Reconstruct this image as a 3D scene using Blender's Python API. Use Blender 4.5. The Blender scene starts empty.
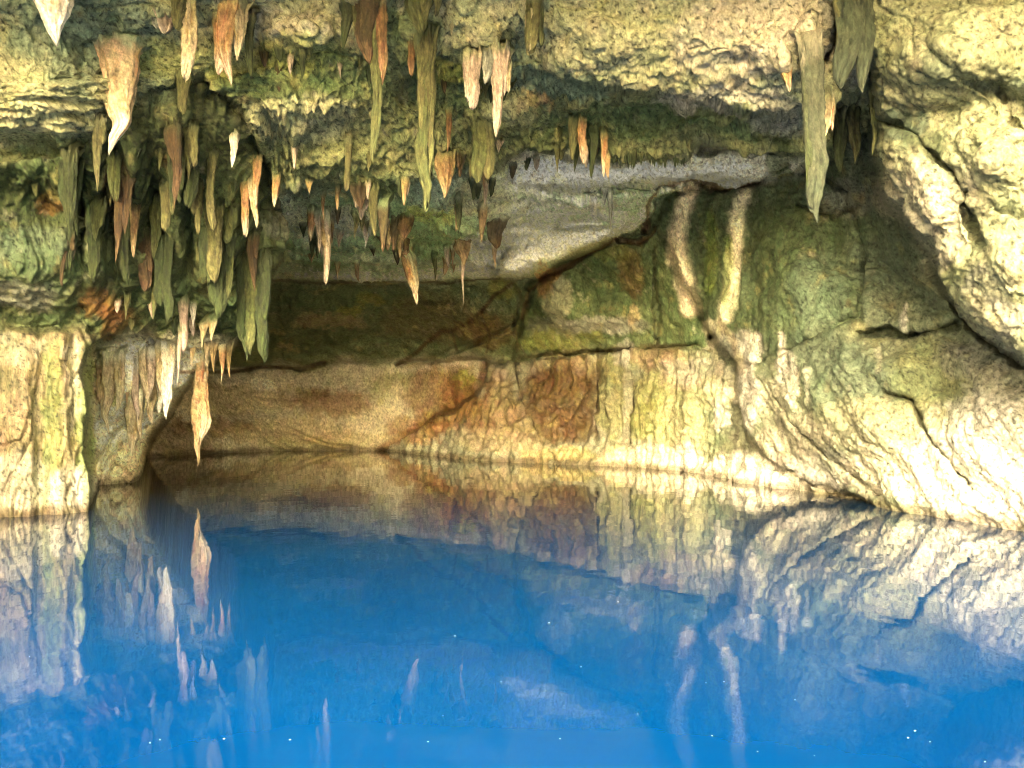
import bpy, math, random
import numpy as np

F = 995.0          # focal length in pixels
H0 = 1.8           # camera height above the pool
HZ = 405.0         # image row of the horizon
CXP = 512.0
rng = np.random.RandomState(7)
random.seed(7)

# ------------------------------------------------------------------ noise
_perm = rng.permutation(256).astype(np.int32)
_perm = np.concatenate([_perm, _perm, _perm])
_g = rng.normal(size=(256, 3)).astype(np.float32)
_g /= np.linalg.norm(_g, axis=1, keepdims=True)

def perlin(x, y, z):
    x = np.asarray(x, np.float32); y = np.asarray(y, np.float32); z = np.asarray(z, np.float32)
    x, y, z = np.broadcast_arrays(x, y, z)
    xi = np.floor(x).astype(np.int32); yi = np.floor(y).astype(np.int32); zi = np.floor(z).astype(np.int32)
    xf = x - xi; yf = y - yi; zf = z - zi
    u = xf*xf*xf*(xf*(xf*6-15)+10); v = yf*yf*yf*(yf*(yf*6-15)+10); w = zf*zf*zf*(zf*(zf*6-15)+10)
    xi &= 255; yi &= 255; zi &= 255
    def corner(a, b, c):
        h = _perm[_perm[_perm[(xi+a) & 255] + ((yi+b) & 255)] + ((zi+c) & 255)]
        g = _g[h]
        return g[..., 0]*(xf-a) + g[..., 1]*(yf-b) + g[..., 2]*(zf-c)
    x00 = corner(0,0,0)*(1-u) + corner(1,0,0)*u
    x10 = corner(0,1,0)*(1-u) + corner(1,1,0)*u
    x01 = corner(0,0,1)*(1-u) + corner(1,0,1)*u
    x11 = corner(0,1,1)*(1-u) + corner(1,1,1)*u
    return ((x00*(1-v) + x10*v)*(1-w) + (x01*(1-v) + x11*v)*w) * 1.6

def fbm(x, y, z, octv=4, gain=.5, lac=2.07, seed=0.):
    s = 0; a = 1.; t = 0
    for i in range(octv):
        s = s + a*perlin(x+seed*7.3+i*11.1, y+seed*3.1, z-seed*5.7+i*4.3)
        t += a; a *= gain; x = x*lac; y = y*lac; z = z*lac
    return s/t

def ridged(x, y, z, octv=4, gain=.5, lac=2.07, seed=0.):
    s = 0; a = 1.; t = 0
    for i in range(octv):
        n = 1-np.abs(perlin(x+seed*7.3+i*11.1, y+seed*3.1, z-seed*5.7+i*4.3))*1.6
        s = s + a*n; t += a; a *= gain; x = x*lac; y = y*lac; z = z*lac
    return s/t

def worley(x, y, z, seed=0):
    x, y, z = [np.asarray(v, np.float32) for v in (x, y, z)]
    xi = np.floor(x).astype(np.int32); yi = np.floor(y).astype(np.int32); zi = np.floor(z).astype(np.int32)
    f1 = np.full(x.shape, 9., np.float32); f2 = f1.copy()
    for a in (-1, 0, 1):
        for b in (-1, 0, 1):
            for c in (-1, 0, 1):
                h = _perm[_perm[_perm[(xi+a+seed) & 255] + ((yi+b) & 255)] + ((zi+c) & 255)]
                j = (_g[h]*.45 + .5)
                d = np.sqrt((xi+a+j[..., 0]-x)**2 + (yi+b+j[..., 1]-y)**2 + (zi+c+j[..., 2]-z)**2)
                m = d < f1
                f2 = np.where(m, f1, np.minimum(f2, d)); f1 = np.where(m, d, f1)
    return f1, f2

def sstep(a, b, x):
    t = np.clip((x-a)/(b-a), 0, 1); return t*t*(3-2*t)

# ------------------------------------------------------------------ grid of the cave shell
cols = np.concatenate([CXP - np.geomspace(3400, 575, 120), np.arange(-58, 1084, 1.3), CXP + np.geomspace(575, 3400, 120)])
rows = np.concatenate([HZ - np.geomspace(1900, 446, 90), np.arange(-36, 545, 1.3), HZ + np.geomspace(143, 1500, 40)])
PX, PY = np.meshgrid(cols, rows)
PX = PX.astype(np.float64); PY = PY.astype(np.float64)
NR, NC = PX.shape

w1 = fbm(PX/46., PY/46., 3.1, 4, .6); w2 = fbm(PX/46., PY/46., 9.7, 4, .6)
WX = PX + 7*w1; WY = PY + 7*w2                       # ragged region outlines

def seg_dist(pts, X, Y):
    d = np.full(X.shape, 1e9)
    for (x0, y0), (x1, y1) in zip(pts[:-1], pts[1:]):
        dx, dy = x1-x0, y1-y0
        t = np.clip(((X-x0)*dx + (Y-y0)*dy)/(dx*dx+dy*dy+1e-9), 0, 1)
        d = np.minimum(d, (X-x0-t*dx)**2 + (Y-y0-t*dy)**2)
    return np.sqrt(d)

def poly_sd(pts, X, Y):
    ins = np.zeros(X.shape, bool)
    q = pts + [pts[0]]
    for (x0, y0), (x1, y1) in zip(q[:-1], q[1:]):
        if y0 == y1: continue
        c = ((Y >= y0) != (Y >= y1)) & (X < (x1-x0)*(Y-y0)/(y1-y0) + x0)
        ins ^= c
    d = seg_dist(q, X, Y)
    return np.where(ins, d, -d)

def surf(ctrl):
    c = np.array(ctrl, float)
    P = c[:, :2]/300.; q = 1/c[:, 2]
    def k(r2): return .5*r2*np.log(r2+1e-9)
    n = len(c)
    K = k(((P[:, None]-P[None])**2).sum(-1)) + np.eye(n)*.02
    A = np.concatenate([np.ones((n, 1)), P], 1)
    M = np.zeros((n+3, n+3)); M[:n, :n] = K; M[:n, n:] = A; M[n:, :n] = A.T
    s = np.linalg.solve(M, np.concatenate([q, np.zeros(3)]))
    XX = np.clip(PX, -420, 1320)/300.; YY = np.clip(PY, -160, 640)/300.
    out = s[n] + s[n+1]*XX + s[n+2]*YY
    for i in range(n):
        out = out + s[i]*k((XX-P[i, 0])**2 + (YY-P[i, 1])**2)
    return out

# base room: side walls, roof plane and back plane
q_r = (PX-CXP)/(F*7.5); q_l = (CXP-PX)/(F*8.6); q_c = (HZ-PY)/(F*(4.9+1.5*sstep(80, -60, PY))); q_b = np.full(PX.shape, 1/38.)
stack = np.stack([q_c, q_b, q_r, q_l])
Q = (stack.clip(1e-4)**14).sum(0)**(1/14.)
arg = stack.argmax(0)
OBJ = arg.copy()     # 0 ceiling 1 back wall 2 right wall 3 left wall 4 column
ST = np.zeros(PX.shape + (5,), np.float32)   # lump, flute, popcorn, strata, rough
ST[...] = (.8, .3, .5, .1, .6)
COL = np.zeros(PX.shape + (3,), np.float32)
COL[...] = (.24, .24, .13)
inframe = sstep(-420, -120, PX)*sstep(1320, 1120, PX)*sstep(-160, -60, PY)

REG = [
 # name, object, polygon, controls, soft, (round w px, round m), style, colour
 ('far_ceiling', 0, [(230,100),(840,100),(850,215),(760,195),(692,186),(660,205),(645,232),(600,243),(555,265),(530,290),(500,281),(400,285),(285,281),(240,300)],
  [(300,278,32.5),(500,278,31.5),(530,285,30.5),(600,235,27),(650,220,25.8),(700,175,23.5),(620,165,21.6),(750,160,20.4),(540,160,20.8),(400,240,24.5),(300,240,23.5),(400,200,20.5),(300,200,20),(500,220,23.5),(300,150,17),(400,150,17.5),(480,150,19)],
  3, (0, 0), (.6,.1,.7,.35,.9), (.36,.38,.28)),
 ('back_green', 1, [(200,281),(285,279),(400,283),(500,279),(545,282),(545,362),(480,366),(330,366),(250,371),(120,372),(120,320)],
  [(300,285,33.5),(500,285,32.4),(300,360,39),(480,362,36.5),(150,360,38),(400,320,37)], 2.5, (0,0), (.4,.05,.0,.35,.5), (.15,.18,.09)),
 ('back_tan', 1, [(110,370),(250,370),(320,365),(495,361),(495,640),(110,640)],
  [(150,458,34),(250,452,38),(350,450,39.5),(250,370,40.2),(350,365,40),(470,362,38)], 2, (0,0), (.4,.05,.0,.6,.5), (.49,.45,.34)),
 ('brown_mid', 1, [(488,362),(482,385),(456,410),(425,424),(398,440),(372,454),(340,640),(960,640),(900,500),(780,400),(720,340),(640,347),(560,353)],
  [(400,450,38),(450,458,34),(512,463,31),(560,464,30.4),(630,467,28.9),(700,472,26.7),(760,486,22.1),(830,494,20.1),(880,503,18.3),(488,365,35),(560,355,32),(640,350,29.5),(700,350,26.5),(600,410,30.2),(740,420,24)],
  3, (8,.5), (.5,1.7,.0,.2,.8), (.27,.26,.18)),
 ('mid_green', 1, [(530,291),(555,264),(600,242),(646,231),(655,200),(690,186),(712,200),(712,352),(640,349),(560,356),(512,362),(522,330)],
  [(530,290,31),(520,355,33.5),(600,240,28),(600,350,30.8),(655,220,26.4),(660,350,28.8),(690,350,27),(690,200,24.8),(560,320,31)],
  3, (8,.5), (.4,.3,.0,.2,.5), (.10,.13,.06)),
 ('right_mass', 2, [(738,352),(738,400),(745,425),(765,455),(800,475),(850,494),(885,511),(895,660),(1600,660),(1600,200),(960,100),(830,140),(790,180),(760,250)],
  [(740,400,22.7),(765,455,21.4),(850,490,18.8),(885,509,17.2),(950,518,15.8),(1020,530,14.3),(1020,400,14.6),(900,400,17),(820,400,18.9),(820,330,19.6),(862,260,19.4),(900,330,17.8),(960,300,16.8),(1020,370,15),(850,200,20.0),(950,250,16.5),(1300,500,9.6),(1300,300,9.6)],
  4, (6,.2), (.28,.15,.0,.95,.8), (.28,.31,.20)),
 ('buttress', 2, [(654,228),(664,200),(690,183),(732,192),(762,180),(790,160),(850,190),(868,250),(862,320),(800,345),(742,372),(722,352),(703,322),(684,290)],
  [(660,230,25.6),(690,300,25.2),(735,365,22.6),(740,350,22.6),(700,200,24),(760,185,22.2),(862,260,19.3),(830,200,20.2),(830,330,19.5),(780,300,20.8)],
  4, (10,.6), (.4,.5,.0,.15,.6), (.13,.17,.09)),
 ('white_step', 0, [(500,150),(840,150),(800,172),(762,182),(728,176),(694,178),(662,184),(600,184),(560,190),(512,186)],
  [(520,158,20.3),(520,188,20.9),(640,160,20.3),(640,184,20.8),(760,160,19.8),(760,182,20.2)], 4, (7,.5), (.5,.1,.2,.5,.9), (.66,.61,.50)),
 ('pale_step', 0, [(490,266),(510,246),(560,228),(624,222),(612,238),(560,262),(520,278),(495,276)],
  [(430,262,26),(430,274,26.6),(520,240,25.2),(520,275,25.6),(620,224,24.6),(600,240,25.6)], 7, (7,.5), (.5,.1,.2,.5,.9), (.30,.29,.22)),
 ('ceil_mid', 0, [(180,30),(838,60),(836,150),(800,158),(770,146),(745,152),(700,143),(684,162),(650,160),(620,166),(560,158),(525,150),(500,166),(440,178),(380,192),(330,182),(280,192),(190,200)],
  [(650,160,18.3),(650,100,16.8),(800,145,16.6),(800,110,15.7),(500,150,17.9),(500,90,16.4),(300,100,16.2),(300,180,18),(400,170,17.9),(200,150,16.2)],
  3, (7,.4), (.6,.2,.9,.05,.8), (.20,.21,.10)),
 ('left_mass', 3, [(-900,60),(60,66),(200,70),(250,120),(268,165),(285,225),(282,262),(266,292),(250,318),(240,335),(222,352),(200,372),(178,398),(162,420),(150,440),(143,462),(140,484),(139,660),(-900,660)],
  [(0,150,14.6),(0,330,16.6),(92,330,17.5),(92,486,22),(137,480,23.9),(150,430,24),(180,395,23.5),(200,370,22.5),(240,345,21),(262,330,20.3),(275,200,18.8),(150,80,15.3),(200,130,15.9),(200,250,18),(100,200,16),(100,300,17.2),(120,400,20.5),(-400,300,9.5),(-400,480,9.5)],
  3, (12,.45), (.22,1.8,.15,.1,.9), (.11,.13,.055)),
  ('outcrop', 3, [(84,352),(110,338),(150,335),(190,352),(224,352),(200,372),(178,398),(162,420),(150,440),(143,462),(140,484),(139,660),(84,660)],
  [(92,350,20.3),(92,486,22),(137,480,23.4),(150,430,23.0),(180,395,22.4),(210,355,21.8),(120,400,21.3),(150,350,20.9)],
  5, (10,.8), (.5,1.0,.05,.3,.8), (.50,.42,.26)),
 ('column', 4, [(-900,322),(0,327),(40,334),(80,328),(93,342),(84,375),(93,410),(86,450),(95,490),(92,520),(95,660),(-900,660)],
  [(90,513,17.0),(70,514,16.5),(30,514,16.3),(0,516,16.1),(0,340,16.3),(85,345,16.9),(-400,500,9.4),(-400,340,9.4)],
  6, (0,0), (.25,1.6,.0,.05,.9), (.38,.31,.17)),
 ('ceil_front', 0, [(-900,-900),(838,-900),(838,100),(800,113),(760,116),(700,108),(660,96),(600,86),(550,72),(505,76),(470,60),(430,50),(380,60),(330,50),(260,62),(200,78),(150,92),(70,155),(0,160),(-900,300)],
  [(650,90,15.3),(650,0,14.3),(800,100,14.7),(800,0,13.9),(500,70,15.5),(500,0,14.6),(300,50,15.1),(300,0,14.6),(100,100,14.8),(100,0,14.0),(0,150,14.9),(0,0,13.3)],
  4, (14,.35), (.8,.1,.45,.15,.9), (.46,.45,.26)),
 ('bulge', 2, [(836,-900),(836,30),(862,62),(868,90),(872,150),(888,200),(925,250),(948,293),(985,335),(1024,362),(1600,700),(2400,-900)],
  [(880,50,13.6),(880,150,14.2),(930,250,13.8),(980,330,13.2),(1024,365,12.6),(1024,200,12.2),(1024,0,12.2),(950,0,12.8),(850,0,13.4),(1300,300,9.2),(1300,0,9.4)],
  3.5, (22,1.5), (.42,.0,.05,.5,.8), (.40,.41,.24)),
]
for name, ob, poly, ctrl, soft, rnd, style, col in REG:
    sd = poly_sd(poly, WX, WY)
    a = sstep(-soft, soft, sd)
    fr = 1-a
    q = surf(ctrl)
    if rnd[0]:
        t = np.clip(sd/rnd[0], 0, 1)
        dY = rnd[1]*(1-np.sqrt(1-(1-t)**2))
        q = 1/(1/q + dY)
    q = np.clip(q, .015, 1)
    lam = inframe*a if name not in () else a
    Q = Q*(1-lam) + q*lam
    m = (a > .5) & (inframe > .02)
    OBJ[m] = ob
    ST += (np.array(style, np.float32)-ST)*a[..., None].astype(np.float32)
    ac = sstep(-10, 10, sd + 12*w2)[..., None].astype(np.float32)
    COL += (np.array(col, np.float32)-COL)*ac

Y = 1/np.maximum(Q, 1e-3)
# cracks and ledges: polyline, half width px, depth m (positive = recess)
CR = [
 ([(520,320),(498,333),(472,345),(452,352),(428,362),(398,366)], 2.0, .55),
 ([(512,285),(520,300),(515,320),(518,350)], 1.6, .25),
 ([(230,372),(262,366),(300,368),(325,363)], 1.8, .5),
 ([(655,228),(640,243),(615,240),(575,262),(545,275),(528,290)], 2, .5),
 ([(646,230),(648,205),(660,186),(690,181),(725,190),(758,183),(790,165)], 2.2, .5),
 ([(632,345),(634,400),(632,440),(640,470)], 1.8, .4),
 ([(655,270),(656,345)], 1.8, .35),
 ([(598,350),(600,400),(597,440)], 2, .3),
 ([(516,365),(522,400),(540,440),(560,463)], 1.8, .3),
 ([(560,352),(540,356),(620,350),(700,345)], 1.8, .4),
 ([(860,334),(888,331),(905,336),(935,330),(958,324)], 3.5, .7),
 ([(885,393),(912,402),(925,425),(945,452),(968,484)], 3.0, .45),
 ([(940,275),(955,305),(975,330),(1000,350),(1030,372)], 3.5, .8),
 ([(878,120),(915,135),(938,158),(962,185),(973,215),(978,245)], 3, .35),
 ([(935,50),(960,72),(990,88),(1024,105)], 7, .3),
 ([(998,205),(1015,218),(1030,215)], 4, .25),
 ([(970,190),(962,205),(972,232),(972,256)], 2, .3),
 ([(1000,85),(1010,120),(1024,134)], 3, .2),
 ([(780,400),(800,430),(840,465),(880,495)], 3.0, .35),
 ([(835,-40),(838,30),(826,60)], 4, .7),
 ([(872,70),(874,110),(877,150)], 3, .6),
 ([(800,205),(830,215),(860,205)], 2.5, .4),
 ([(0,445),(20,440),(35,400),(42,370)], 2, .08),
 ([(5,493),(15,470),(30,440),(34,410)], 2, .08),
 ([(95,470),(110,440),(130,425),(132,405)], 2.5, .3),
 ([(150,440),(175,445),(230,455),(330,452)], 2, .15),
 ([(256,396),(290,398),(330,392),(370,398)], 1.6, .18),
 ([(290,430),(320,443),(350,448)], 2.2, .35),
 ([(256,425),(270,440),(300,452)], 2.2, .3),
]
for pts, w, d in CR:
    dist = seg_dist(pts, PX + 4*w1, PY + 4*w2)
    Y = Y + d*np.exp(-(dist/w)**2) * (.6+.4*np.clip(1+2*w2, 0, 2))
# swellings and hollows: x, y, rx, ry, dY (negative = toward the viewer)
BP = [
 (461,377,7,9,-.7),(477,374,6,8,-.5),(500,373,9,7,-.6),(464,400,7,14,-.5),(486,402,8,16,-.5),(506,405,7,18,-.5),(446,415,9,9,-.5),
 (625,362,9,14,-.4),(575,400,22,26,.5),(612,400,10,40,-.4),(650,410,12,30,-.3),(690,420,14,36,-.4),
 (676,240,14,42,-.12),(733,250,10,50,-.12),(705,250,14,40,.15),(755,250,14,40,.15),
 (755,405,10,40,-.5),(775,360,10,20,-.35),(790,400,8,22,-.3),
 (30,100,60,40,-.9),(110,40,40,20,.5),(160,60,30,30,.4),(60,210,50,25,.5),(20,270,50,25,-.5),(150,215,40,40,.5),
 (300,30,40,16,-.5),(290,110,60,26,-.7),(350,100,40,30,-.4),(260,35,20,20,.5),(420,90,30,20,.5),(520,110,30,14,-.6),(520,50,30,20,.5),
 (600,40,60,30,-.4),(720,50,60,30,-.5),(780,30,40,40,-.4),(680,125,16,12,-.7),(720,120,30,10,-.5),(560,120,30,20,.6),(640,120,30,16,.6),(780,130,30,12,.5),
 (580,196,70,5,-.6),(470,232,60,5,-.6),(570,226,60,6,.6),(400,262,100,4,-.5),(340,245,60,4,-.4),(650,186,40,4,.6),(470,225,50,14,-.6),(580,210,40,20,-.6),(620,200,40,12,-.5),(440,190,30,14,-.5),(340,160,40,14,-.6),(300,205,40,12,.6),(380,215,30,14,-.8),
 (950,60,60,30,-.7),(920,170,40,40,-.5),(990,150,30,40,-.6),(930,220,30,30,-.5),(1000,270,30,40,-.5),(970,20,40,20,-.4),(905,120,20,20,.2),(960,110,40,14,.3),
 (830,235,20,40,.5),(880,260,30,40,.6),(910,290,30,20,.4),(800,280,24,40,-.4),(860,300,30,20,-.3),(900,370,40,20,-.4),(990,420,40,40,-.5),(860,430,40,30,-.4),(950,400,40,30,.3),
 (600,320,50,12,-.35),(560,310,20,14,-.4),(555,285,14,14,-.4),(610,290,30,20,.25),(300,310,60,16,-.4),(420,300,40,14,-.3),(350,335,60,14,.4),
 (62,200,12,70,-.35),(95,215,9,60,-.3),(135,200,10,60,-.35),(175,200,10,70,-.3),(205,225,10,60,-.3),(232,240,9,60,-.3),(80,200,6,60,.4),(115,230,7,60,.4),(155,215,8,60,.4),(190,230,7,60,.35),
 (18,420,16,90,-.15),(40,430,7,90,.12),(60,420,12,100,-.15),(74,430,5,90,.12),(120,400,30,30,-.6),(130,460,10,24,-.4),
 (190,390,40,20,-.4),(330,400,50,20,-.4),(230,430,40,14,-.4),
]
for x, y, rx, ry, d in BP:
    m = np.exp(-(((PX+10*w1-x)/rx)**2 + ((PY+10*w2-y)/ry)**2))
    Y = Y + d*m
G = 'stalactites hanging from the cave ceiling'
SPECS = []
def S_(lab, *sp, **k): SPECS.append((lab, list(sp), k))
S_('dazzling white blunt stalactite cut off by the top edge in the upper left corner', (44,-34,42,46,'fat','white'))
S_('largest hanging carrot stalactite, orange top and white tip, near the upper left corner', (118,38,152,38,'fat','creamwhite',1))
S_('cream finger stalactite with rounded end, just left of the orange double one at the top', (187,-8,78,17,'rod','cream'),(181,-8,30,16,'blunt','olive'))
S_('dark olive stub hanging behind the rounded cream finger stalactite', (183,70,112,12,'rod','olive'))
S_('orange double stalactite with a ragged right side at the top edge', (219,10,73,13,'rod','orange'),(229,-8,84,22,'fat','orange'),(237,0,58,18,'fat','cream'))
S_('thin dark green strand beside the orange double stalactite', (249,8,78,10,'carrot','green'))
S_('small pinkish nub on the pale rock between two bright stalactites', (163,12,32,16,'blunt','pink'),(155,14,28,10,'blunt','grey'))
S_('long lime strand falling from a brown drapery, left of centre at the top', (375,-8,157,11,'rod','lime'),(368,-10,62,24,'carrot','brown'),(379,-10,80,16,'carrot','rust'))
S_('dark green drapery folds beside the long lime strand', (346,-6,46,14,'carrot','green'),(356,-6,38,8,'spike','olive'))
S_('bulbous pale olive stalactite at the top edge above the rope-like one', (416,-8,32,18,'blunt','lime'),(427,-8,22,12,'blunt','olive'),(438,-8,16,8,'blunt','olive'))
S_('longest rope-like stalactite, mossy lime and gnarled, left of the pink pair', (424,28,206,13,'rod','lime',2),(419,26,130,10,'rod','olive',2),(430,30,170,12,'carrot','olive'),(427,26,90,20,'carrot','olive'))
S_('short rusty stalactite left of the rope-like one, near the top', (411,34,76,7,'rod','rust'))
S_('pale pink straight stalactite, left one of the pink pair', (472,46,108,13,'rod','pink'),(467,48,100,8,'rod','pink'))
S_('pale pink ragged stalactite with long pointed tip, right one of the pink pair', (496,42,134,16,'carrot','pink',3),(488,44,82,14,'blunt','grey'),(502,46,92,18,'carrot','pink'),(508,60,92,8,'carrot','cream'))
S_('stubby mossy stalactite with frayed end below the pink pair', (480,116,181,15,'sheet','lime'),(487,118,178,11,'sheet','olive'))
S_('narrow brown stalactite just left of the stubby mossy one', (449,104,150,7,'carrot','rust'))
S_('tan spearhead stalactite beneath the narrow brown one', (446,150,197,15,'belly','tan'))
S_('tiny white spike under the rusty patch right of the bulbous stalactite', (452,20,34,6,'spike','cream'),(468,8,20,10,'spike','orange'),(460,8,22,8,'spike','orange'))
S_('cream and olive stalactite with squared end at the top edge, left of the yellow ceiling', (534,-8,53,15,'sheet','olive'),(529,10,50,9,'rod','cream'),(539,0,45,9,'rod','lime'))
S_('bright orange stalactite above the white recess', (581,112,163,10,'rod','orange'),(573,114,160,10,'carrot','olive'))
S_('dark green hanging tooth between two orange stalactites by the white recess', (593,124,176,9,'carrot','green'))
S_('slender orange stalactite ending over the white recess', (604,128,176,8,'carrot','orange'),(607,150,178,6,'belly','tan'))
S_('orange split stalactite with pale edges over the dark left recess', (246,176,236,8,'rod','orange'),(253,174,228,10,'carrot','cream'))
S_('small white dangling drip right above the orange split stalactite', (234,130,166,9,'carrot','white'))
S_('short tan drip just right of the small white dangling drip', (257,150,206,9,'carrot','orange'))
S_('small orange and white drip left of the pink cluster', (276,172,207,9,'carrot','orange'))
S_('thin straight green stalactite below the yellow bulge', (348,132,190,7,'rod','olive'))
S_('cluster of pinkish frayed drips below the thin straight green stalactite', (311,206,240,9,'carrot','orange'),(318,208,252,8,'carrot','pink'),(327,210,281,8,'rod','pink'),(323,208,248,8,'carrot','tan'))
S_('brown stub above the pinkish frayed cluster', (359,180,210,13,'belly','brown'))
S_('olive hanging lobe beside the brown stub', (373,180,236,11,'carrot','olive'),(384,200,250,12,'carrot','brown'))
S_('tiny pale drip, leftmost of two between the frayed cluster and the olive lobe', (340,228,248,7,'spike','pink'))
S_('tiny pale drip, rightmost of two between the frayed cluster and the olive lobe', (366,228,248,7,'spike','white'))
S_('slanting orange stalactite with forked tip like driftwood', (405,238,302,12,'carrot','orange',10),(408,250,292,10,'carrot','cream',9),(402,218,262,12,'belly','rust',4))
S_('reddish brown lump above the slanting forked stalactite', (404,212,240,14,'belly','rust'),(396,208,250,10,'carrot','brown'))
S_('thin pointed pale and brown stalactite over the dark green back wall', (463,238,303,6,'spike','pink'),(463,232,265,14,'belly','tan'),(468,232,250,8,'blunt','white'))
S_('thin greenish stalactite above the thin pointed pale one', (459,192,232,7,'carrot','lime'))
S_('short tan stalactite right of the thin greenish one', (482,202,240,9,'carrot','tan'))
S_('dark brown ledge stub right of the short tan stalactite', (497,216,248,16,'blunt','brown'))
S_('small grey drip on the far pale ceiling', (610,188,232,6,'spike','grey'),(605,186,205,8,'spike','grey'))
S_('brown twisted stalactite in the dark left recess', (122,172,258,13,'fat','brown',-7),(126,170,232,14,'fat','brown'))
S_('orange brown curled drapery right of the twisted brown one', (134,200,256,9,'carrot','tan'))
S_('dark brown hanging root-like drapery under the big carrot stalactite', (172,118,206,14,'fat','brown',4),(178,124,190,8,'carrot','brown'))
S_('mottled green drapery above the left flowstone, deepest in the shade', (68,146,240,16,'fat','green'))
S_('narrow green stalactite above the red hollow', (153,244,318,9,'carrot','lime'))
S_('pink straight stalactite right of the red hollow', (184,294,350,9,'rod','pink',-2),(180,322,385,6,'spike','pink',-2))
S_('broad dark green hanging blade, leftmost of the green blades', (167,232,318,11,'sheet','green'),(159,236,304,11,'sheet','green'))
S_('broad green hanging blade, second of the green blades from the red hollow', (222,232,316,12,'sheet','green'),(214,236,304,12,'sheet','green'),(228,238,296,9,'rod','lime'))
S_('largest green drapery reaching down over the tan back wall', (259,248,356,13,'sheet','green'),(251,246,350,13,'sheet','lime'),(243,246,340,13,'sheet','green'),(266,250,322,10,'sheet','green'),(247,250,354,9,'rod','green'))
S_('isolated tan stalactite pointing at the water beneath the left overhang', (201,360,462,13,'belly','tan',-1),(203,350,440,12,'rod','orange'))
S_('brightest white fluted drapery on the left outcrop', (166,342,416,13,'carrot','white',-1),(172,338,398,11,'carrot','white'),(160,340,392,10,'carrot','cream'))
S_('cream drapery pair left of the brightest white fluted one', (143,345,404,10,'carrot','cream'),(151,348,396,9,'carrot','pink'))
S_('pointed cream drip low on the left outcrop over the water', (134,392,454,13,'belly','cream'),(139,390,440,8,'carrot','cream'))
S_('ragged cream curtain fold on the left outcrop, next to the flowstone column', (108,352,430,15,'fat','cream'),(118,350,410,12,'carrot','cream'),(101,356,402,10,'rod','tan'))
S_('pale frayed curtain low on the left outcrop beside the pointed cream drip', (152,372,424,11,'carrot','cream'),(160,368,412,10,'carrot','white'),(146,376,414,9,'spike','cream'))
S_('small pink drip above the pointed cream one on the left outcrop', (136,360,420,9,'carrot','pink'),(128,372,406,8,'spike','tan'))
S_('tan frayed fringe right of the pink straight stalactite', (222,342,382,9,'spike','orange'),(214,340,372,9,'spike','tan'),(229,340,378,8,'spike','tan'),(207,338,366,8,'spike','cream'),(193,338,366,9,'spike','cream'))
S_('white drips under the red stained ledge', (192,300,328,8,'spike','white'),(203,320,348,10,'spike','cream'),(212,318,342,8,'spike','cream'))
S_('broad grey green slab stalactite with rounded end, right of the yellow ceiling', (812,30,212,21,'sheet','slate',4,.5),(806,40,190,9,'sheet','green',4,.6), off=.2)
S_('orange and cream blade against the right side of the grey green slab', (827,88,142,12,'belly','cream',-3),(831,96,130,8,'carrot','orange'), off=.2)
S_('dark green tooth cluster behind the orange and cream blade', (842,110,172,16,'carrot','green'),(852,100,160,16,'carrot','olive'))
S_('small orange hollow drip alone on the dark ceiling left of the grey green slab', (787,64,91,11,'carrot','orange'))
S_('smooth grey olive drapery at the top edge beside the yellow right bulge', (850,-24,84,34,'blunt','slate'),(862,-20,88,18,'blunt','slate'),(843,-20,60,20,'blunt','olive'))
S_('narrow lime sliver hanging against the yellow right bulge', (872,80,153,8,'carrot','lime',3),(876,72,112,6,'rod','cream'))
for lab, sp, kw in SPECS:
    for (px_, pb_, pt_, w_, *_r) in sp[:2]:
        Y = Y - (.09 if px_ < 290 and pb_ > 110 else .17)*min(w_/13., 2.)*np.exp(-((PX-px_)/(.75*w_+3))**2 - ((PY-pb_+1)/np.where(PY < pb_, 24., 7.))**2)
Y = np.maximum(Y, .8)
X3 = (PX-CXP)/F*Y; Z3 = H0 + (HZ-PY)/F*Y
deep = Z3 < -2.5
Z3 = np.maximum(Z3, -2.5)
POS = np.stack([X3, Y, Z3], -1)

def normals(P):
    du = np.gradient(P, axis=1); dv = np.gradient(P, axis=0)
    n = np.cross(dv, du); n /= np.linalg.norm(n, axis=-1, keepdims=True)+1e-9
    return n
def blur(A, k):
    for _ in range(k):
        A = (A + np.roll(A, 1, 0) + np.roll(A, -1, 0))/3
        A = (A + np.roll(A, 1, 1) + np.roll(A, -1, 1))/3
    return A
N = normals(blur(POS, 3))
V = -(POS - np.array([0, 0, H0])); V /= np.linalg.norm(V, axis=-1, keepdims=True)
N *= np.sign((N*V).sum(-1, keepdims=True)+1e-6)
lw = (sstep(300, 250, PX)*sstep(90, 150, PY)*.6)[..., None]
N = N*(.75-lw) + V*(.35+lw); N /= np.linalg.norm(N, axis=-1, keepdims=True)
x, y, z = [POS[..., i].astype(np.float32) for i in range(3)]
wx = x + .35*fbm(x*.7, y*.7, z*.7, 3, seed=1); wy = y + .35*fbm(x*.7, y*.7, z*.7, 3, seed=2); wz = z + .35*fbm(x*.7, y*.7, z*.7, 3, seed=3)
S = ST
aniso = (1 - .68*(sstep(300, 250, PX)*sstep(60, 150, PY)*sstep(.55, .3, S[..., 3])) ).astype(np.float32)
wz0 = wz; wz = wz*aniso
lump = .42*fbm(wx*.55, wy*.55, wz*.7, 3, seed=4) + .14*fbm(wx*1.9, wy*1.9, wz*2.2, 3, seed=5)
f1, f2 = worley(wx*1.5, wy*1.1, wz*1.7)
facet = .05*(f1-.5)
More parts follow.
